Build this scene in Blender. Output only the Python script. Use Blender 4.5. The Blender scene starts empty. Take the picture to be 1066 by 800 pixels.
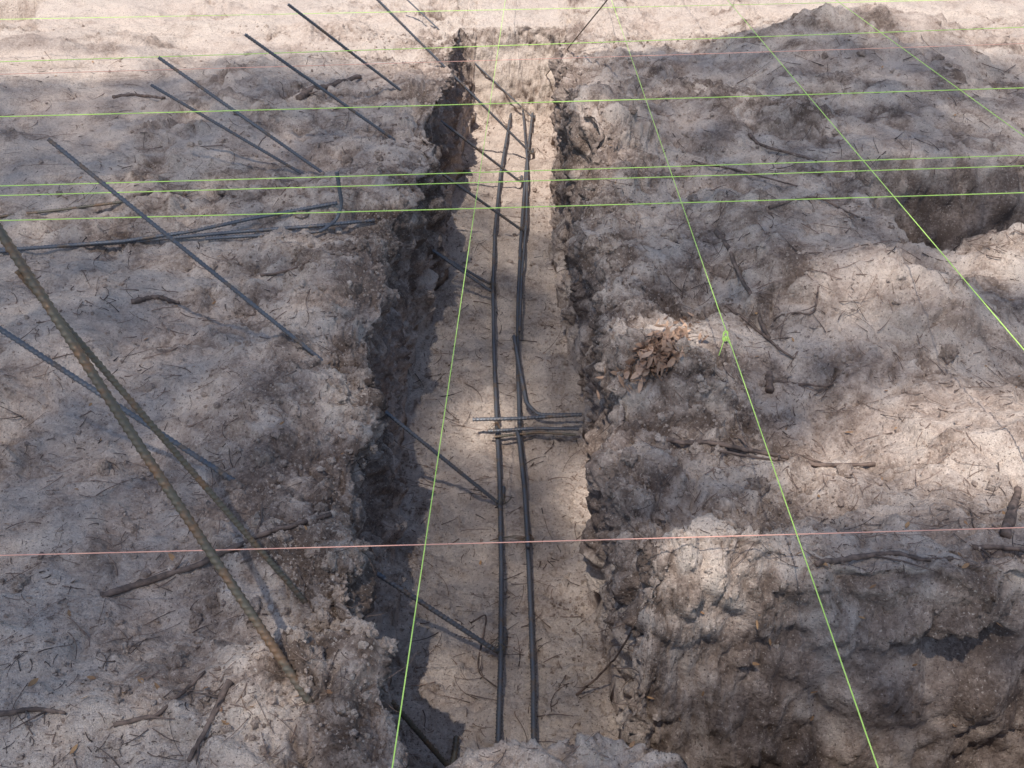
import bpy, math, random
import numpy as np
from mathutils import Vector
random.seed(5); rng=np.random.default_rng(7)
S=bpy.context.scene
A=math.radians(33.6); CA,SA=math.cos(A),math.sin(A); F=1069.0; CZ=1.65; FL=-0.55
def ray(px,py):
    u=(px-533)/F; v=(py-400)/F
    return np.array([u,CA-SA*v,-(SA+CA*v)])
def bp(px,py,z=0.0):
    d=ray(px,py); return np.array([0,0,CZ])+d*((z-CZ)/d[2])
def bd(px,py,dep): return np.array([0,0,CZ])+ray(px,py)*dep
def proj(x,y,z):
    dep=y*CA-(z-CZ)*SA; up=y*SA+(z-CZ)*CA
    return 533+F*x/dep, 400-F*up/dep
# ---------------- noise
perm=rng.permutation(256).astype(np.int32); perm=np.concatenate([perm,perm,perm])
G=rng.normal(size=(256,3)); G/=np.linalg.norm(G,axis=1)[:,None]; G=G.astype(np.float32)
def perlin(x,y,z):
    x=np.asarray(x,np.float32);y=np.asarray(y,np.float32);z=np.asarray(z,np.float32)
    xi=np.floor(x).astype(np.int32);yi=np.floor(y).astype(np.int32);zi=np.floor(z).astype(np.int32)
    xf=x-xi;yf=y-yi;zf=z-zi; xi&=255;yi&=255;zi&=255
    f=lambda t:t*t*t*(t*(t*6-15)+10)
    u,v,w=f(xf),f(yf),f(zf); out=0
    for a in (0,1):
        for b in (0,1):
            for c in (0,1):
                h=perm[perm[perm[xi+a]+yi+b]+zi+c]; g=G[h]
                d=g[...,0]*(xf-a)+g[...,1]*(yf-b)+g[...,2]*(zf-c)
                out=out+d*(u if a else 1-u)*(v if b else 1-v)*(w if c else 1-w)
    return out*1.5
def sst(a,b,x):
    t=np.clip((x-a)/(b-a),0,1); return t*t*(3-2*t)
# ---------------- terrain grid
def edge(lst,z):
    P=np.array([bp(a,b,z) for a,b in lst]); o=np.argsort(P[:,1]); return P[o,1],P[o,0]
LT=edge([(396,795),(386,710),(372,640),(358,575),(374,500),(384,440),(384,400),(400,310),(412,250),(446,185),(455,120),(470,60),(478,20)],0.0)
LF=edge([(404,800),(410,650),(414,600),(414,480),(428,380),(440,290),(460,200),(484,150),(497,115)],FL)
RT=edge([(700,790),(692,690),(682,610),(655,545),(640,470),(640,400),(633,350),(622,290),(604,230),(606,170),(592,120),(590,60),(596,20)],0.0)
RF=edge([(662,800),(646,650),(628,520),(608,430),(600,380),(580,300),(576,230),(582,180),(583,115)],FL)
def ys():
    Y=[1.0]
    while Y[-1]<9.5:
        y=Y[-1]; d=0.0024*y**1.15
        if 6.1<y<6.75: d=0.006
        Y.append(y+d)
    near=np.arange(-1.5,1.0,0.02); far=9.5+np.cumsum(0.05*1.35**np.arange(1,22)); back=-1.5-np.cumsum(0.05*1.35**np.arange(1,22))
    return np.concatenate([back[::-1],near,np.array(Y),far])
Yr=ys()
n=430; t=np.linspace(0,1,n)
off=4.8*(0.22*t+0.78*t**2); coarse=4.8+np.cumsum(0.05*1.35**np.arange(1,22))
off=np.concatenate([off,coarse]); NW=90; NF=120
wig=lambda y,s:0.045*perlin(y*2.3,y*0+s,y*0+.5)+0.04*perlin(y*7,y*0+s,y*0+1.5)
lt=np.interp(Yr,*LT)+wig(Yr,3.3); lf=np.interp(Yr,*LF)+.4*wig(Yr,5.3); rt=np.interp(Yr,*RT)+wig(Yr,8.3); rf=np.interp(Yr,*RF)+.4*wig(Yr,9.3)
lf=np.maximum(lf,lt+0.03); rf=np.minimum(rf,rt-0.03)
s=np.linspace(0,1,NW+2)[1:-1]; c=np.linspace(0,1,NF)
X=np.concatenate([lt[:,None]-off[::-1][None,:], lt[:,None]+(lf-lt)[:,None]*s, lf[:,None]+(rf-lf)[:,None]*c, rf[:,None]+(rt-rf)[:,None]*s, rt[:,None]+off[None,:]],1)
Sd=np.concatenate([off*0, s, c*0+1, 1-s, off*0])[None,:]+0*X
Yg=Yr[:,None]+0*X
dl=np.maximum(lt[:,None]-X,0); dr=np.maximum(X-rt[:,None],0)
H=np.zeros_like(X)
def bump(px,py,rx,ry,h,z=0.0):
    global H
    p=bp(px,py,z); H+=h*np.exp(-((X-p[0])/rx)**2-((Yg-p[1])/ry)**2)
for b in [(300,425,.22,.25,.09),(325,575,.2,.16,.06),(350,300,.2,.3,.07),(440,95,.25,.4,.05),(310,720,.15,.12,.07),(370,200,.25,.3,.05),(120,470,.4,.3,-.06),(90,330,.5,.3,.03),
          (150,130,.8,.4,.05),(60,60,.6,.4,.16),(220,650,.2,.1,-.05),
          (752,635,.19,.15,.20),(920,635,.35,.12,.08),(1040,635,.2,.1,.06),(800,520,.35,.12,-.07),(690,395,.17,.2,.17),(625,175,.17,.45,.19),(640,75,.25,.5,.10),(760,140,.8,.6,.16),(900,65,.7,.6,.30),
          (870,440,.5,.22,-.10),(850,305,.3,.25,.09),(960,330,.25,.2,.13),(1050,275,.2,.15,.14),(1020,455,.3,.2,.09),(790,250,.35,.3,.09),(1000,130,.5,.5,.12),(740,35,.5,.5,-.08),(730,300,.2,.2,-.06)]: bump(*b)
H+=0.055*perlin(X*1.1,Yg*1.1,X*0+4.2)+0.045*perlin(X*2.6,Yg*2.6,X*0+7.2)
H*=np.exp(-np.maximum(np.hypot(X,Yg-4)-9,0)/6)
nl=perlin(X*2.4,Yg*2.4,X*0+2.9)
nz=perlin(X*5,Yg*5,X*0+2.2); nz2=perlin(X*14,Yg*14,X*0+9.2)
far=1-sst(6.28,6.52,Yg+0.05*nl)
lipf=lambda x:np.interp(x,[-.17,-.10,.0,.1,.2,.30,.36,.47,.56,.64,.72,.80,1.4],[.98,1.20,1.235,1.22,1.255,1.235,1.12,1.12,1.22,1.24,1.20,1.10,1.1])
LY=lipf(X)+0.02*nz2+.02*nz
near=sst(-.02,.05,Yg-LY)
main=sst(0,1,Sd)*.6+Sd*.4
SE=Sd*far*near
m=main*far*near
faceY=np.interp(X,[.3,.45,.7,1.0,1.4,3],[1.60,1.64,1.60,1.60,1.62,1.62])+.07*nl+.006*nz
br=(1-sst(-.18,.07,Yg-faceY))*near*sst(-.12,.0,X-rt[:,None])
m=np.maximum(m,br)
Z=H+m*(FL-H)
Z=Z+m*(0.02*perlin(X*3,Yg*3,X*0+1)+.016*nz)+(.06+.04*nz)*np.exp(-((Sd-1)/.17)**2)*(Sd<.999)*far*near
h1=sst(1.40,1.64,X+.06*nl)*sst(3.22,3.5,Yg+.06*nl)*(1-sst(3.84,4.08,Yg+.05*nl))
Z-=0.45*h1
h2=(1-sst(-3.15,-3.0,X+.1*nl))*sst(6.5,6.6,Yg)*(1-sst(7.1,7.2,Yg))
Z-=0.35*h2
P=np.stack([X,Yg,Z],-1).astype(np.float64)
def normals(P):
    du=np.gradient(P,axis=1); dv=np.gradient(P,axis=0)
    N=np.cross(du,dv); N/=np.linalg.norm(N,axis=2)[...,None]+1e-12; return N
N=normals(P)
isf=(SE>=.97)
lip=1.1*np.exp(-dl/.30)*(dl>0)+.7*np.exp(-dr/.4)*(dr>0)
wall=np.clip(1-N[...,2],0,1)
big=perlin(X*1.7,Yg*1.7,X*0+12.2)
rough=.24+.8*lip+.8*wall+.30*(dr>0)+.85*np.clip(big*1.5+nz*.8,0,1)
rough=np.where((Sd>.0)&(Sd<.999),np.maximum(rough,.9),rough)
rough=np.where(isf,.24+.45*np.clip(nz2*2,0,1),rough)
rough=np.where((br>.1),.95,rough); rough=np.where((Yg<1.45)&(near<.9),1.0,rough)
rough=np.clip(rough,0,1.15)
near_w=np.exp(-np.maximum(np.hypot(X,Yg-3)-7,0)/4)
x,y,z=P[...,0],P[...,1],P[...,2]
wx=.05*perlin(x*7,y*7,z*7+20); wy=.05*perlin(x*7,y*7,z*7+40)
x=x+wx; y=y+wy
bil=lambda f,o:np.abs(perlin(x*f+o,y*f+o*2,z*f))
w1=perlin(x*9,y*9,z*9+5); w2=perlin(x*22,y*22,z*22+5)
b8=bil(8,3.1);b17=bil(16,7.7);b38=bil(36,1.7);b80=bil(78,4.7)
D=0.055*perlin(x*4+3,y*4,z*4)*np.clip(rough,.15,1)
D+=rough*(0.055*(b8-.25)+0.028*(b17-.25)+.010*w1)
D+=rough*np.clip(.7+1.4*w1,0.2,1.6)*0.026*(b38-.22)
D+=rough*np.clip(.7+1.4*w2,0.2,1.6)*0.014*(b80-.22)
D+=(0.12+rough)*0.0042*perlin(x*150,y*150,z*150)
D-=rough*.03*np.clip(.10-np.abs(w1),0,1)*3*np.clip(big*2+.3,0,1)*(br<.1)
gr=perlin(x*60+9,y*60,z*60); D+=0.005*np.clip(gr-.22,0,1)*3*(1-.4*rough)
D+=(1-np.clip(rough,0,1))*(0.014*perlin(x*6,y*6,z+3)+.013*perlin(x*14,y*14,z+8)+.006*perlin(x*35,y*35,z+8))
D*=near_w
P=P+N*D[...,None]
def cav(c,r,vec):
    global P
    c=np.array(c); r=np.array(r)
    w=np.exp(-(((P-c)/r)**2).sum(-1)); P=P+w[...,None]*np.array(vec)
cav(bd(1015,700,2.26),(.10,.12,.055),(0,.18,.03)); cav(bd(775,690,2.18),(.03,.1,.035),(-.01,.09,0)); cav(bd(950,740,2.2),(.06,.1,.03),(0,.09,0))
for yy,dz_,a_ in [(3.3,-.14,.06),(2.3,-.16,.03),(4.3,-.13,.04)]: cav((lt[np.searchsorted(Yr,yy)],yy,dz_),(.10,.25,.06),(-a_,0,0))
for yy,dz_,a_ in [(3.6,-.16,.07),(4.6,-.16,.06),(2.6,-.2,.05)]: cav((rt[np.searchsorted(Yr,yy)],yy,dz_),(.10,.3,.06),(a_,0,0))
R,C=X.shape
me=bpy.data.meshes.new("ground"); me.vertices.add(R*C); me.vertices.foreach_set("co",P.reshape(-1).astype(np.float32))
idx=np.arange(R*C).reshape(R,C); q=np.stack([idx[:-1,:-1],idx[:-1,1:],idx[1:,1:],idx[1:,:-1]],-1).reshape(-1,4)
nq=len(q); me.loops.add(nq*4); me.polygons.add(nq)
me.loops.foreach_set("vertex_index",q.reshape(-1).astype(np.int32))
me.polygons.foreach_set("loop_start",np.arange(0,nq*4,4,dtype=np.int32)); me.polygons.foreach_set("loop_total",np.full(nq,4,np.int32))
me.polygons.foreach_set("use_smooth",np.ones(nq,bool)); me.update(calc_edges=True)
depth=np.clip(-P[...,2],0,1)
dk=.25+.0*X
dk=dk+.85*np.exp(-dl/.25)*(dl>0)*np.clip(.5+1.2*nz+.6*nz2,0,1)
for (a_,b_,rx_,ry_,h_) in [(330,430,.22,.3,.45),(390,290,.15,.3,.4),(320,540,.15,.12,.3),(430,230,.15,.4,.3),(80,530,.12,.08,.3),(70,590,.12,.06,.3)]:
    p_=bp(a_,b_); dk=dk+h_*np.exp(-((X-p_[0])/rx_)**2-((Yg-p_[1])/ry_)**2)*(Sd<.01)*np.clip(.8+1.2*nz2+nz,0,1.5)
dk=dk+.22*(dr>0)*np.clip(.5+nz,0,1)+.5*np.exp(-dr/.15)*(dr>0)*np.clip(.4+nz2+nz,0,1)-.35*sst(5.6,6.8,Yg)  # final term pales the far soil colour to imitate bright sunlight
p_=bp(742,622); dk=dk-.40*np.exp(-((X-p_[0])/.18)**2-((Yg-p_[1])/.16)**2)  # painted sunlight: soil colour paled on the near-right mound top
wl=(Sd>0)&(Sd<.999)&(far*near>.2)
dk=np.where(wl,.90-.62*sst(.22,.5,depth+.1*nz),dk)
dk=np.where(isf,.24+.2*nz,dk); dk=np.where(br>.05,.40+.30*nz,dk)
dk+=.30*wall*(~wl)*(far>.98)+.35*nz*(Sd<.01)+.3*np.clip(big,0,1)*(Sd<.01)+.8*h1+.35*((far>.01)&(far<.25)&(Sd>0))  # includes painted shade: soil colour darkened throughout the right-hand hole
dk=np.clip(dk+(.5*w1+.35*w2+.8*(.22-b17))*rough,0,1)
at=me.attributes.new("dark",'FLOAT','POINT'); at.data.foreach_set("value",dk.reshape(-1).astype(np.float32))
ground=bpy.data.objects.new("ground",me); S.collection.objects.link(ground)
PX=P[...,0];PZ=P[...,2]
def surf(xx,yy):
    r=min(max(np.searchsorted(Yr,yy),1),R-1)
    if abs(Yr[r-1]-yy)<abs(Yr[r]-yy): r-=1
    c_=int(np.argmin(np.abs(PX[r]-xx))); return float(PZ[r,c_]),r,c_
def hit(px,py,t0=1.0):
    d=ray(px,py); o=np.array([0,0,CZ]); tt=t0
    while tt<14:
        p=o+d*tt
        if p[2]<.45 and p[2]<=surf(p[0],p[1])[0]: return p
        tt+=.012 if p[2]<.45 else .03
    return p
# ---------------- materials
def mat(name,build):
    m_=bpy.data.materials.new(name); m_.use_nodes=True; nt=m_.node_tree; b=nt.nodes['Principled BSDF']; build(nt,b,nt.nodes.new,nt.links.new); return m_
def noise(nt,co,sc,det=3,ro=.6):
    nn=nt.nodes.new('ShaderNodeTexNoise'); nn.inputs['Scale'].default_value=sc; nn.inputs['Detail'].default_value=det; nn.inputs['Roughness'].default_value=ro; nt.links.new(co,nn.inputs['Vector']); return nn.outputs['Fac']
def mix(nt,f,a,b,bt='MIX'):
    mx=nt.nodes.new('ShaderNodeMix'); mx.data_type='RGBA'; mx.blend_type=bt
    for i,v in ((0,f),(6,a),(7,b)):
        if isinstance(v,(int,float)): mx.inputs[i].default_value=v
        elif isinstance(v,tuple): mx.inputs[i].default_value=(*v,1)
        else: nt.links.new(v,mx.inputs[i])
    return mx.outputs[2]
def mr(nt,v,a,b,c=0,d=1):
    m_=nt.nodes.new('ShaderNodeMapRange'); nt.links.new(v,m_.inputs[0])
    for i,k in enumerate((a,b,c,d)): m_.inputs[i+1].default_value=k
    return m_.outputs[0]
def mth(nt,op,a,b):
    m_=nt.nodes.new('ShaderNodeMath'); m_.operation=op
    for i,v in enumerate((a,b)):
        if isinstance(v,(int,float)): m_.inputs[i].default_value=v
        else: nt.links.new(v,m_.inputs[i])
    return m_.outputs[0]
PALE=(.79,.67,.575); MID=(.54,.43,.36); DARK=(.16,.115,.09)
def soil(attr,dmin=.1):
    def f(nt,b,nn,lk):
        co=nn('ShaderNodeTexCoord').outputs['Object']
        if attr:
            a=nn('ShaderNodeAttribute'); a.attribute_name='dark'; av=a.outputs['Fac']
        else:
            oi=noise(nt,co,3,2); av=mr(nt,oi,.3,.7,dmin,.85)
        n1=noise(nt,co,9,4,.65); n2=noise(nt,co,70,4,.7); n3=noise(nt,co,420,2,.7)
        v=mth(nt,'ADD',av,mr(nt,n1,.3,.7,-.25,.25)); v=mth(nt,'ADD',v,mr(nt,n2,.3,.7,-.30,.30))
        col=mix(nt,mr(nt,v,.0,.5),PALE,MID); col=mix(nt,mr(nt,v,.45,1.05),col,DARK)
        col=mix(nt,mr(nt,n3,.42,.74,.0,.5),col,(.25,.19,.16))
        fl=noise(nt,co,150,2,.5); col=mix(nt,mr(nt,fl,.63,.69,0,.8),col,(.08,.06,.05))
        col=mix(nt,mr(nt,fl,.36,.30,0,.6),col,(.85,.75,.66))
        pk=noise(nt,co,1.3,2); col=mix(nt,mr(nt,pk,.4,.65,0,.28),col,(.56,.435,.375))
        lk(col,b.inputs['Base Color']); b.inputs['Roughness'].default_value=.95; b.inputs['Specular IOR Level'].default_value=.15
        b1=nn('ShaderNodeBump'); b1.inputs['Strength'].default_value=1.0; b1.inputs['Distance'].default_value=.016; lk(n2,b1.inputs['Height'])
        b2=nn('ShaderNodeBump'); b2.inputs['Strength'].default_value=.8; b2.inputs['Distance'].default_value=.003; lk(n3,b2.inputs['Height']); lk(b1.outputs[0],b2.inputs['Normal'])
        lk(b2.outputs[0],b.inputs['Normal'])
    return f
Msoil=mat('sandy_soil',soil(True)); Mclod=mat('soil_clod',soil(False)); Mlump=mat('soil_lump',soil(False,.3))
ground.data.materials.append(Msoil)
def steel(c1,c2,am):
    def f(nt,b,nn,lk):
        co=nn('ShaderNodeTexCoord').outputs['Object']
        n1=noise(nt,co,14,4,.7); n2=noise(nt,co,150,2)
        col=mix(nt,mr(nt,n1,am,am+.12),c1,c2); col=mix(nt,mr(nt,n2,.45,.7,0,.5),col,(.20,.155,.13))
        lk(col,b.inputs['Base Color']); b.inputs['Metallic'].default_value=.35; lk(mr(nt,n2,.3,.7,.34,.62),b.inputs['Roughness'])
        bb=nn('ShaderNodeBump'); bb.inputs['Distance'].default_value=.0006; lk(n2,bb.inputs['Height']); lk(bb.outputs[0],b.inputs['Normal'])
    return f
Msteel=mat('rebar_steel',steel((.135,.15,.175),(.21,.15,.105),.54))
Mrust=mat('rebar_rusty',steel((.15,.135,.10),(.25,.15,.085),.48))
def simple(c1,c2,sc,ro=.8,em=0):
    def f(nt,b,nn,lk):
        co=nn('ShaderNodeTexCoord').outputs['Object']; n1=noise(nt,co,sc,3)
        col=mix(nt,mr(nt,n1,.35,.65),c1,c2); lk(col,b.inputs['Base Color']); b.inputs['Roughness'].default_value=ro
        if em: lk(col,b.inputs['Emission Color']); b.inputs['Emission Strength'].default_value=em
        bb=nn('ShaderNodeBump'); bb.inputs['Distance'].default_value=.001; lk(noise(nt,co,sc*6,2),bb.inputs['Height']); lk(bb.outputs[0],b.inputs['Normal'])
    return f
Mroot=mat('root_bark',simple((.07,.05,.042),(.24,.17,.135),40))
Mtwig=mat('twig_bark',simple((.05,.036,.03),(.30,.21,.165),6))
Mgreen=mat('fluoro_green_string_glow',simple((.60,.90,.22),(.50,.82,.16),30,.6,.18))  # fluoro colour plus slight added glow, keeps the string bright in shade
Mpink=mat('pink_string_glow',simple((.90,.50,.38),(.80,.40,.32),30,.6,.14))  # slight emission added here too, so the pink line stands out in shade
Mleaf=mat('dead_leaf',simple((.60,.40,.28),(.30,.18,.12),18))
Mwood=mat('stake_wood',simple((.42,.30,.19),(.30,.21,.13),12))
Mbark=mat('tree_bark',simple((.12,.09,.07),(.22,.18,.15),5))
Mfol=mat('foliage',simple((.05,.09,.03),(.08,.12,.04),2))
# ---------------- tubes
def tube(pts,rad,sides=10,step=None,rib=0,pitch=.008):
    pts=np.array(pts,float)
    if step:
        L=np.concatenate([[0],np.cumsum(np.linalg.norm(np.diff(pts,axis=0),axis=1))]); nn_=max(2,int(L[-1]/step)+1)
        tt=np.linspace(0,L[-1],nn_); rad=np.interp(tt,L,np.broadcast_to(rad,len(L))); pts=np.stack([np.interp(tt,L,pts[:,k]) for k in range(3)],1)
        if len(L)>2:
            k=max(1,int(.02/step)); ker=np.ones(2*k+1)/(2*k+1)
            pd=np.pad(pts,((k,k),(0,0)),'reflect',reflect_type='odd'); pts=np.stack([np.convolve(pd[:,j],ker,'valid') for j in range(3)],1)
    else: tt=np.arange(len(pts))*1.0; rad=np.broadcast_to(rad,len(pts))
    T=np.gradient(pts,axis=0); T/=np.linalg.norm(T,axis=1)[:,None]+1e-12
    ref=np.array([0,0,1.]) if abs(T[0][2])<.8 else np.array([0,1.,0])
    U=np.cross(T,ref); U/=np.linalg.norm(U,axis=1)[:,None]+1e-9; V=np.cross(T,U)
    an=np.arange(sides)*2*math.pi/sides
    r=np.repeat(np.array(rad)[:,None],sides,1)
    if rib:
        ph=((tt[:,None]/pitch+an[None,:]/math.pi*1.0)%1.0); r=r+rib*np.clip(1.8*np.cos((ph-.5)*2*math.pi)-.5,0,1)
        r+=rib*.9*((np.arange(sides)%(sides//2)==0)[None,:])
    v=pts[:,None,:]+r[...,None]*(U[:,None,:]*np.cos(an)[None,:,None]+V[:,None,:]*np.sin(an)[None,:,None])
    n_=len(pts); v=v.reshape(-1,3); fs=[]
    for i in range(n_-1):
        for j in range(sides):
            k=(j+1)%sides; fs.append((i*sides+j,i*sides+k,(i+1)*sides+k,(i+1)*sides+j))
    fs.append(tuple(range(sides))[::-1]); fs.append(tuple((n_-1)*sides+j for j in range(sides)))
    return v,fs
class Acc:
    def __init__(s): s.v=[];s.f=[];s.n=0
    def add(s,v,f):
        s.v.append(np.asarray(v)); s.f+= [tuple(i+s.n for i in q_) for q_ in f]; s.n+=len(v)
    def obj(s,name,m_,smooth=True,parent=None):
        me=bpy.data.meshes.new(name); me.from_pydata(np.concatenate(s.v).tolist(),[],s.f); me.update()
        if smooth: me.polygons.foreach_set("use_smooth",np.ones(len(me.polygons),bool))
        me.materials.append(m_); o=bpy.data.objects.new(name,me); S.collection.objects.link(o)
        if parent: o.parent=parent
        return o
def rebar(pts,r=.006,m_=None,name="steel_rebar"):
    a=Acc(); a.add(*tube(pts,r*.93,12,.0022,rib=r*.26,pitch=r*1.9)); return a.obj(name,m_ or Msteel)
def lean(f,e,top,r=.006,m_=None,z0=FL+.03,sag=.0,lift=.0):
    P0=bp(*f,z0); L=hit(*e)+np.array([0,0,lift])
    u=(top[0]-533)/F; d0=P0[1]*CA-(P0[2]-CZ)*SA; d1=L[1]*CA-(L[2]-CZ)*SA
    tt=(u*d0-P0[0])/((L[0]-P0[0])-u*(d1-d0)); E=P0+(L-P0)*tt
    tk=np.linspace(0,1,14); pts=[P0+(E-P0)*k+np.array([0,0,-sag*math.sin(math.pi*k)]) for k in tk]
    return rebar([P0+np.array([0.012,.10,-.012]),P0+np.array([0.008,.02,-.008])]+pts,r,m_)
lean((520,525),(332,373),(50,157))
lean((545,241),(412,147),(255,42),r=.0065)
lean((512,304),(337,181),(165,59),r=.0065)
lean((510,296),(316,182),(157,78),r=.006)
lean((541,189),(418,95),(300,8),r=.0065)
lean((553,160),(465,72),(372,-6),r=.0065)
lean((555,123),(490,62),(415,-4),r=.0045)
lean((555,95),(590,52),(636,2),r=.003,m_=Mrust)
lean((520,680),(247,503),(-45,312),r=.0065)
lean((468,800),(317,626),(18,275),r=.0062,m_=Mrust)
a0=hit(318,724); a1=bd(-25,203,1.85); dd=a0-a1
rebar([a1,a1+dd*.5+np.array([0,0,-.01]),a0,a0+dd*.12],.0078,Mrust)
def onpx(lst,dz): 
    return [hit(a,b)+np.array([0,0,dz]) for a,b in lst]
rebar(onpx([(-60,276),(50,265),(130,259),(200,249),(270,234),(352,219)],.03),.0065)
rebar(onpx([(-60,268),(20,265),(120,259),(240,248),(330,241),(390,235)],.022),.0065)
h0=hit(215,254)+np.array([0,0,.02]); h1_=hit(335,249)+np.array([0,0,.03]); h2_=hit(352,240)+np.array([0,0,.045])
rebar([h0,h1_,h2_,h2_+np.array([.02,.02,.05]),h2_+np.array([.01,.04,.17])],.006)
rebar(onpx([(-20,231),(60,222),(130,213),(195,205)],.012),.0055,Mrust)
def fl(lst,z=FL+.035,**k):
    return rebar([bp(q_[0],q_[1],(q_[2] if len(q_)>2 else z)) for q_ in lst],**k)
fl([(518,790),(521,700),(522,600),(520,500),(517,440),(514,360),(513,300),(515,240),(521,180),(533,112)])
fl([(556,800),(555,700),(551,600),(546,500),(541,450),(539,380),(539,320),(542,250),(547,180),(556,104)])
fl([(550,570),(546,510),(540,455),(537,446)],FL+.055)
fl([(541,345),(543,290),(548,230),(549,170),(544,110)],FL+.055,r=.005)
fl([(535,350,FL+.06),(541,385,FL+.07),(548,420,FL+.05),(560,432,FL+.04),(606,432,FL+.05)],r=.0065)
fl([(492,437),(540,436),(603,432)],FL+.075,r=.0065)
fl([(508,449),(560,446),(603,447)],FL+.06,r=.0055)
fl([(515,455),(560,450),(600,453)],FL+.05,r=.0045,m_=Mrust)
a=Acc()
for q_ in [(520,525),(520,678),(512,300),(545,240),(541,188),(553,160),(545,447),(516,448),(551,563),(540,352)]:
    p=bp(*q_,FL+.045)
    for k in range(3):
        th=np.linspace(0,random.uniform(4,8),14); o=rng.normal(size=3)*.004
        pts=np.stack([.014*np.cos(th)+.004*th*random.uniform(-1,1),.01*np.sin(th*1.3)+.002*th,.012*np.sin(th)+.002*th],1)+p+o
        a.add(*tube(pts,.0009,5))
for k in range(3):
    p=bp(510+k*3,563-k,FL+.03); a.add(*tube([p,p+np.array([.06,.004,.01]),p+np.array([.12,.0,0])],.0012,5))
a.obj("tie_wire",Mrust)
# ---------------- strings with stakes
def stake(p,h):
    x0,y0=p[0],p[1]; zb=surf(x0,y0)[0]-.2; zt=max(h+.06,zb+.3); w=.02
    lv=[(zb,.004),(zb+.1,w),(zt-.006,w),(zt,w*.8)]
    v=[];f=[]
    for zz,ww in lv: v+=[(x0-ww,y0-ww,zz),(x0+ww,y0-ww,zz),(x0+ww,y0+ww,zz),(x0-ww,y0+ww,zz)]
    for i in range(3):
        for j in range(4): f.append((i*4+j,i*4+(j+1)%4,(i+1)*4+(j+1)%4,(i+1)*4+j))
    f+=[(3,2,1,0),(12,13,14,15)]
    a=Acc(); a.add(v,f); a.obj("wooden_stake",Mwood,False)
def string(p0,p1,m_=None,r=.0015,ext=(.8,.8),stk=(1,1),name="string_line"):
    d=(p1-p0)/np.linalg.norm(p1-p0); q0=p0-d*ext[0]; q1=p1+d*ext[1]
    tt=np.linspace(0,1,60); pts=[q0+(q1-q0)*k-np.array([0,0,.006*math.sin(math.pi*k)]) for k in tt]
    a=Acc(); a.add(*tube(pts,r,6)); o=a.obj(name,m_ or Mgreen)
    if stk[0]: stake(q0,q0[2])
    if stk[1]: stake(q1,q1[2])
    return o
HS=.20
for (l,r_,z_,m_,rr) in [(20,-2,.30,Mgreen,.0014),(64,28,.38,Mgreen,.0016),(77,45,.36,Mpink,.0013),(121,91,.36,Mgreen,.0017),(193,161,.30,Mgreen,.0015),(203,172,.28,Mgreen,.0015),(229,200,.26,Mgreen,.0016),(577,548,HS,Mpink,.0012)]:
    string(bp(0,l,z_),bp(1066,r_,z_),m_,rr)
zv=.22
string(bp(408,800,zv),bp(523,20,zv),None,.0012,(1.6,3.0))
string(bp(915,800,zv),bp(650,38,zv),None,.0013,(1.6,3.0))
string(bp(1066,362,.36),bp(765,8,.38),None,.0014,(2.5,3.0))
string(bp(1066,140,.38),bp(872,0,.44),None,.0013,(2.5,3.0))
a=Acc(); kp=bp(755,350,zv)
for k in range(2):
    th=np.linspace(0,2*math.pi,14); a.add(*tube(np.stack([.006*np.cos(th),.007*np.sin(th),.012*np.sin(th+k)],1)+kp,.0013,6))
a.add(*tube([kp,kp+np.array([-.008,-.01,-.03]),kp+np.array([-.015,-.02,-.05])],.0012,6)); a.add(*tube([kp,kp+np.array([.012,0,-.02]),kp+np.array([.02,-.01,-.03])],.0012,6))
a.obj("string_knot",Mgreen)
# ---------------- roots / sticks
def root(lst,r0,r1,dz=.005,name="tree_root",m_=None,side=2):
    P_=np.array(onpx(lst,dz)); nL=len(P_)*7; L=np.linspace(0,len(P_)-1,nL); Q=np.stack([np.interp(L,range(len(P_)),P_[:,k]) for k in range(3)],1)
    for i in range(nL): Q[i,2]=max(Q[i,2],min(surf(Q[i,0],Q[i,1])[0]+dz*.6,Q[i,2]+.03))
    ker=np.array([.2,.2,.2,.2,.2]); pd=np.pad(Q,((2,2),(0,0)),'reflect',reflect_type='odd'); Q=np.stack([np.convolve(pd[:,j],ker,'valid') for j in range(3)],1)
    Q+=np.cumsum(rng.normal(size=Q.shape),0)*r0*.06+rng.normal(size=Q.shape)*r0*.08
    rr=np.linspace(r0,r1,nL)*(1+.10*rng.normal(size=nL))*.85
    a=Acc(); a.add(*tube(Q,np.abs(rr)+.0006,8))
    for k in range(side):
        i=random.randrange(2,nL-2); d=rng.normal(size=3)*.04; d[2]=abs(d[2])*.5
        a.add(*tube([Q[i],Q[i]+d*.5+rng.normal(size=3)*.004,Q[i]+d],[r1*.5+.001,r1*.35+.0006,.0006],6))
    a.obj(name,m_ or Mroot)
root([(106,622),(150,610),(205,592),(270,560),(345,537)],.009,.006)
root([(848,594),(880,584),(920,579),(960,588),(990,584)],.008,.004,side=3)
root([(680,461),(730,464),(800,474),(850,486),(912,486)],.007,.006,side=4)
root([(740,470),(800,480),(860,488)],.004,.002)
root([(1012,573),(1040,572),(1075,575)],.006,.005)
root([(1046,560),(1054,540),(1062,516)],.015,.010)
root([(746,244),(758,262),(775,300),(800,356)],.010,.006)
root([(755,322),(775,335),(825,376)],.006,.003)
root([(805,335),(848,330),(852,300)],.004,.003)
root([(240,712),(225,745),(198,795)],.009,.004,side=4)
root([(272,290),(310,280),(370,270)],.006,.003)
root([(310,104),(340,95),(375,84)],.020,.014)
root([(118,103),(150,101),(172,104)],.012,.006)
root([(780,142),(790,152),(850,170)],.008,.006)
root([(720,170),(770,180),(830,196)],.006,.003)
root([(800,220),(850,205),(900,232)],.006,.003)
root([(140,207),(190,205),(200,212)],.007,.003)
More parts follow.
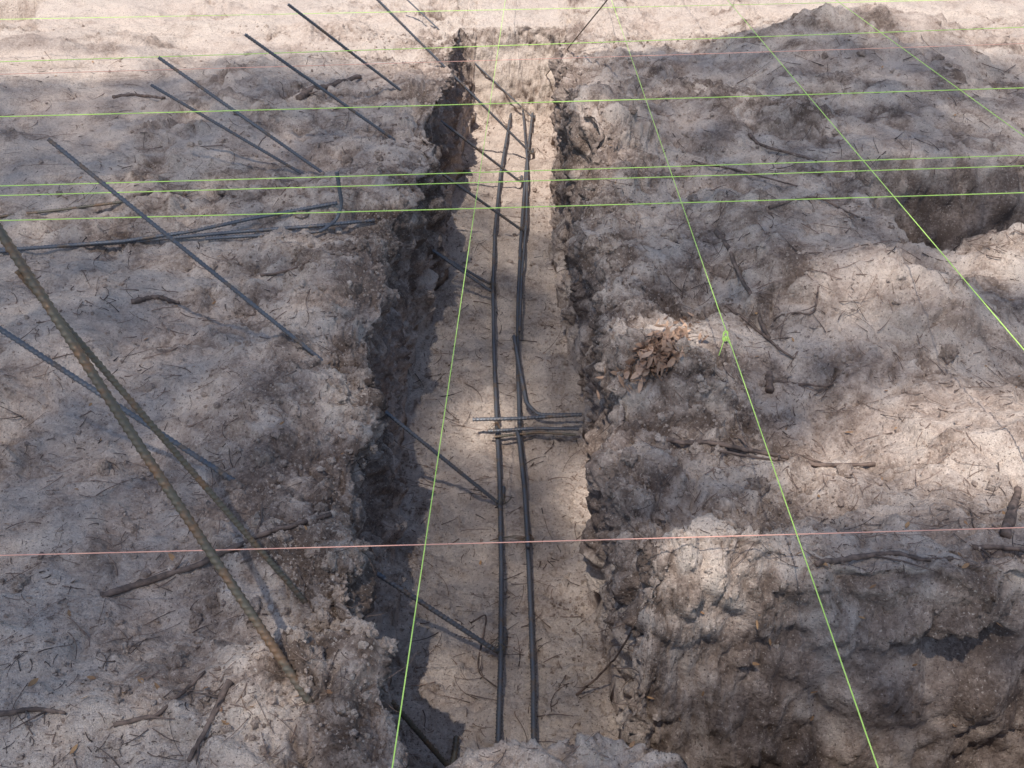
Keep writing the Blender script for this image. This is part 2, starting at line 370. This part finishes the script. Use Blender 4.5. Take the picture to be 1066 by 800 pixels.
root([(137,316),(160,312),(185,318)],.012,.007)
root([(800,400),(840,402),(870,405)],.005,.002)
root([(800,412),(800,392)],.014,.012,side=0)
root([(0,746),(50,742),(70,744)],.006,.003)
root([(120,760),(170,745),(215,700)],.005,.003)
root([(600,725),(630,700),(660,660)],.003,.002)
root([(490,650),(508,640),(495,700),(520,720)],.0022,.0015)
a=Acc()
for k in range(240):
    sd=random.choice([0,1,1]); r=random.randrange(np.searchsorted(Yr,1.3),np.searchsorted(Yr,6.2))
    nA=len(off); cc=(nA+random.randrange(0,60)) if sd==0 else (nA+NW+NF+random.randrange(20,NW+10))
    p=P[r,cc]; sx=1 if sd==0 else -1; L=random.uniform(.03,.12)
    d=np.array([sx*random.uniform(.2,.8),random.uniform(-.8,.8),random.uniform(-1,.4)]); d/=np.linalg.norm(d)
    pts=[p-d*.02]
    for i in range(6): d=d+rng.normal(size=3)*.28; d/=np.linalg.norm(d); pts.append(pts[-1]+d*L/6)
    a.add(*tube(pts,np.linspace(random.uniform(.0006,.0016),.0005,7),5))
a.obj("hanging_roots",Mtwig)
a=Acc()
def rp(x0,x1,y0,y1): return hit(random.uniform(x0,x1),random.uniform(y0,y1))
for k in range(2700):
    if k<1050: p=rp(0,400,60,800)
    elif k<2150: p=rp(620,1066,40,600)
    else: p=rp(420,620,120,790)
    sc=.5+.2*p[1]
    L=random.choice([.012,.02,.02,.03,.03,.05,.08,.12])*sc*random.uniform(.7,1.2); th=random.uniform(0,6.3); pts=[]; bend=random.uniform(-.12,.12)
    for i in range(6):
        x_=p[0]+math.cos(th)*L*(i/5-.5); y_=p[1]+math.sin(th)*L*(i/5-.5); th+=bend+random.uniform(-.06,.06)
        pts.append([x_,y_,surf(x_,y_)[0]])
    zs=np.array([q_[2] for q_ in pts])
    if zs.max()-zs.min()>L*1.2: continue
    zf=np.polyfit(range(6),zs,1); zl=np.polyval(zf,range(6)); up=max(0,(zs-zl).max()*.6)
    for i,q_ in enumerate(pts): q_[2]=min(zl[i]+up,p[2]+L)+.0015
    a.add(*tube(pts,np.linspace(random.uniform(.0006,.0021)*min(sc,1.2),.0006,6),5))
a.obj("twig_litter",Mtwig)
def leaf(a,p,sz,flat=.5):
    nrm=rng.normal(size=3)*flat+np.array([0,0,1]); nrm/=np.linalg.norm(nrm); u=np.cross(nrm,rng.normal(size=3)); u/=np.linalg.norm(u); v=np.cross(nrm,u)
    w=random.uniform(.25,.5); cu=random.uniform(.1,.5)
    pr=[(-1,0),(-.5,.8),(0,1),(.5,.75),(1,0),(.5,-.75),(0,-1),(-.5,-.8)]
    V=[p+sz*(x_*u+w*y_*v+nrm*(cu*(y_*y_*w+x_*x_*.4))) for x_,y_ in pr]+[p]
    a.add(V,[(8,i,(i+1)%8) for i in range(8)])
a=Acc()
for k in range(360):
    an=random.gauss(0,1); p=hit(684+random.gauss(0,9)+16*an,371+random.gauss(0,9)-12*an)
    leaf(a,p+np.array([random.uniform(-.01,0),random.uniform(-.02,0),random.uniform(0,.03)]),random.uniform(.010,.024),1.3)
a.obj("dead_leaf_pile",Mleaf)
a=Acc()
for k in range(150):
    p=rp(0,400,60,800) if k%2 else rp(620,1066,40,800); leaf(a,p+np.array([0,0,.006]),random.uniform(.006,.013),.4)
for q_ in [(35,714),(500,590),(180,583)]: leaf(a,hit(*q_)+np.array([0,0,.008]),.016,.3)
a.obj("scattered_leaf_litter",mat('leaf_litter',simple((.42,.25,.12),(.25,.14,.08),40)))
import bmesh
def ico(sub):
    bm=bmesh.new(); bmesh.ops.create_icosphere(bm,subdivisions=sub,radius=1); iv=np.array([v.co[:] for v in bm.verts]); jf=np.array([tuple(v.index for v in f.verts) for f in bm.faces]); bm.free(); return iv,jf
iv,jfa=ico(2); VV=[];FF=[]
for k in range(11000):
    t_=random.random(); sz=.0018+abs(random.gauss(0,.0028))+(.010*random.random()**3 if random.random()<.12 else 0)
    if t_<.31: r=random.randrange(np.searchsorted(Yr,1.2),np.searchsorted(Yr,6.3)); cc=len(off)-1-int(abs(random.gauss(0,110)))
    elif t_<.66: r=random.randrange(np.searchsorted(Yr,1.6),np.searchsorted(Yr,6.3)); cc=len(off)+2*NW+NF+int(abs(random.gauss(0,150)))
    elif t_<.86: r=random.randrange(np.searchsorted(Yr,1.3),np.searchsorted(Yr,6.3)); u_=abs(random.gauss(0,20)); cc=int(len(off)+NW+u_) if random.random()<.5 else int(len(off)+NW+NF-u_); sz*=.8
    else: r=random.randrange(np.searchsorted(Yr,1.2),np.searchsorted(Yr,6.3)); cc=random.randrange(40,C-40)
    cc=min(max(cc,0),C-1); p=P[r,cc]; sz*=.7+.12*p[1]
    o=rng.uniform(0,50,3); w=iv*(1+.6*perlin(iv[:,0]*1.6+o[0],iv[:,1]*1.6+o[1],iv[:,2]*1.6+o[2]))[:,None]*rng.uniform(.6,1.2,3)
    VV.append(w*sz+p+np.array([0,0,sz*.2])); FF.append(jfa+k*len(iv))
me=bpy.data.meshes.new("soil_clods"); me.from_pydata(np.concatenate(VV).tolist(),[],np.concatenate(FF).tolist()); me.materials.append(Mclod)
S.collection.objects.link(bpy.data.objects.new("soil_clods",me))
iv,jfa=ico(4); VV=[];FF=[]
for k in range(240):
    sz=random.uniform(.010,.028)
    if k<130: r=random.randrange(np.searchsorted(Yr,1.4),np.searchsorted(Yr,4.6)); cc=len(off)+15-int(abs(random.gauss(0,80)))
    else: r=random.randrange(np.searchsorted(Yr,1.7),np.searchsorted(Yr,5.5)); cc=len(off)+2*NW+NF-20+int(abs(random.gauss(0,100)))
    p=P[r,cc]; o=rng.uniform(0,50,3)
    ns=lambda f:perlin(iv[:,0]*f+o[0],iv[:,1]*f+o[1],iv[:,2]*f+o[2])
    w=iv*(1+.5*ns(1.4)+.5*(np.abs(ns(3))-.2)+.3*(np.abs(ns(7))-.2)+.1*ns(15))[:,None]*rng.uniform(.6,1.1,3)
    VV.append(w*sz+p-np.array([0,0,sz*.1])); FF.append(jfa+k*len(iv))
me=bpy.data.meshes.new("soil_lumps"); me.from_pydata(np.concatenate(VV).tolist(),[],np.concatenate(FF).tolist()); me.materials.append(Mlump)
me.polygons.foreach_set("use_smooth",np.ones(len(me.polygons),bool))
S.collection.objects.link(bpy.data.objects.new("soil_lumps",me))
# ---------------- sun & sky
sd=np.array([-.17,-.38,.88]); sd/=np.linalg.norm(sd)
el=math.asin(sd[2]); az=math.atan2(sd[0],sd[1])
w=bpy.data.worlds.new("World"); S.world=w; w.use_nodes=True; nt=w.node_tree
sk=nt.nodes.new('ShaderNodeTexSky'); sk.sky_type='NISHITA'; sk.sun_disc=False; sk.sun_elevation=el; sk.sun_rotation=az
nt.links.new(sk.outputs[0],nt.nodes['Background'].inputs[0]); nt.nodes['Background'].inputs[1].default_value=.15
l=bpy.data.lights.new("sun",'SUN'); l.energy=5; l.angle=math.radians(.6); l.color=(1,.93,.85)
lo=bpy.data.objects.new("sun",l); S.collection.objects.link(lo); lo.rotation_euler=Vector(sd).to_track_quat('Z','Y').to_euler()
# ---------------- trees behind the camera whose crowns shade the site
LIT=[(1030,460,160,62,1.5),(870,475,100,36,1.1),(745,612,66,30,1.4),(622,180,34,38,1.2),(592,425,36,42,1.4),(592,520,26,34,1.0),(470,345,34,34,1.1),(700,355,60,22,1.1),(900,325,70,28,.9),(1040,285,44,26,1.3),
     (120,210,90,22,.45),(320,700,38,30,.6),(120,775,90,25,.55),(545,60,80,75,1.6),(90,120,90,25,.45),(740,120,60,25,.5),(30,440,60,25,.2),(1050,150,80,40,.4),(230,400,30,20,.25),(540,790,60,18,.7),(870,795,50,14,.6),(500,170,25,22,.6)]
M_=140000
gx=rng.uniform(-5.5,6.5,M_); gy=rng.uniform(-2.5,7.6,M_)
px,py=proj(gx,np.maximum(gy,.6),0)
lv=np.clip((84+18*np.sin(px*.013+1)-18*(px>600)-py)/40+.5,0,1.5)
for L_ in LIT: lv=np.maximum(lv,L_[4]*np.exp(-((px-L_[0])/L_[2])**2-((py-L_[1])/L_[3])**2))
lv=np.where((px<-60)|(px>1130),np.where(py<60,1.0,.25),lv); lv=np.where((py>830)|(gy<.6),.1,lv)
lv+= .05*perlin(gx*1.6,gy*1.6,gx*0)
keep=np.clip(1-lv*1.15,0,1)
k_=rng.random(M_)<keep; gx=gx[k_];gy=gy[k_]
T_=rng.uniform(15,22,len(gx)); cl=np.stack([gx,gy,gx*0],1)+sd*T_[:,None]
TB=[(-6.0,-6.5),(2.2,-8.6),(-9.5,-0.5)]
col_t=np.argmin(np.stack([(cl[:,0]-b_[0])**2+(cl[:,1]-b_[1])**2 for b_ in TB],1),1)
for ti,b_ in enumerate(TB):
    pts=cl[col_t==ti]
    if len(pts)<10: continue
    root_o=bpy.data.objects.new("tree",None); S.collection.objects.link(root_o)
    k=len(pts); nr=rng.normal(size=(k,3))+np.array([0,0,.9]); nr/=np.linalg.norm(nr,axis=1)[:,None]
    u=np.cross(nr,rng.normal(size=(k,3))); u/=np.linalg.norm(u,axis=1)[:,None]; v=np.cross(nr,u)
    szs=rng.uniform(.035,.06,k)[:,None]; wd=.5
    V=np.stack([pts-u*szs,pts-v*szs*wd-nr*szs*.2,pts+u*szs,pts+v*szs*wd-nr*szs*.2],1).reshape(-1,3)
    me=bpy.data.meshes.new("crown_leaves"); me.from_pydata(V.tolist(),[],np.arange(4*k).reshape(-1,4).tolist()); me.materials.append(Mfol)
    o=bpy.data.objects.new("crown_leaves",me); S.collection.objects.link(o); o.parent=root_o
    a=Acc(); bx,by=b_; cen=pts.mean(0); top=np.array([cen[0]*.5+bx*.5,cen[1]*.5+by*.5,15.5]); b0=np.array([bx,by,-.1])
    tr=[b0+(top-b0)*q_+np.array([.1*math.sin(q_*5),.1*math.cos(q_*4),0]) for q_ in np.linspace(0,1,12)]
    a.add(*tube(tr,np.linspace(.26,.07,12),14))
    for q_ in range(30):
        s0=tr[random.randrange(7,12)]; tgt=pts[random.randrange(k)]; md=(s0+tgt)/2+rng.normal(size=3)*.25
        a.add(*tube([s0,(s0+md)/2+rng.normal(size=3)*.06,md,(md+tgt)/2+rng.normal(size=3)*.08,tgt],[.05,.04,.028,.018,.008],7))
    a.obj("trunk_and_limbs",Mbark,True,root_o)
cd=bpy.data.cameras.new("camera"); cd.sensor_width=36; cd.lens=36*F/1066; cd.clip_start=.05; cd.clip_end=500
co=bpy.data.objects.new("camera",cd); S.collection.objects.link(co); co.location=(0,0,CZ); co.rotation_euler=(math.pi/2-A,0,0); S.camera=co
S.view_settings.view_transform='Standard'; S.view_settings.look='None'; S.view_settings.exposure=0
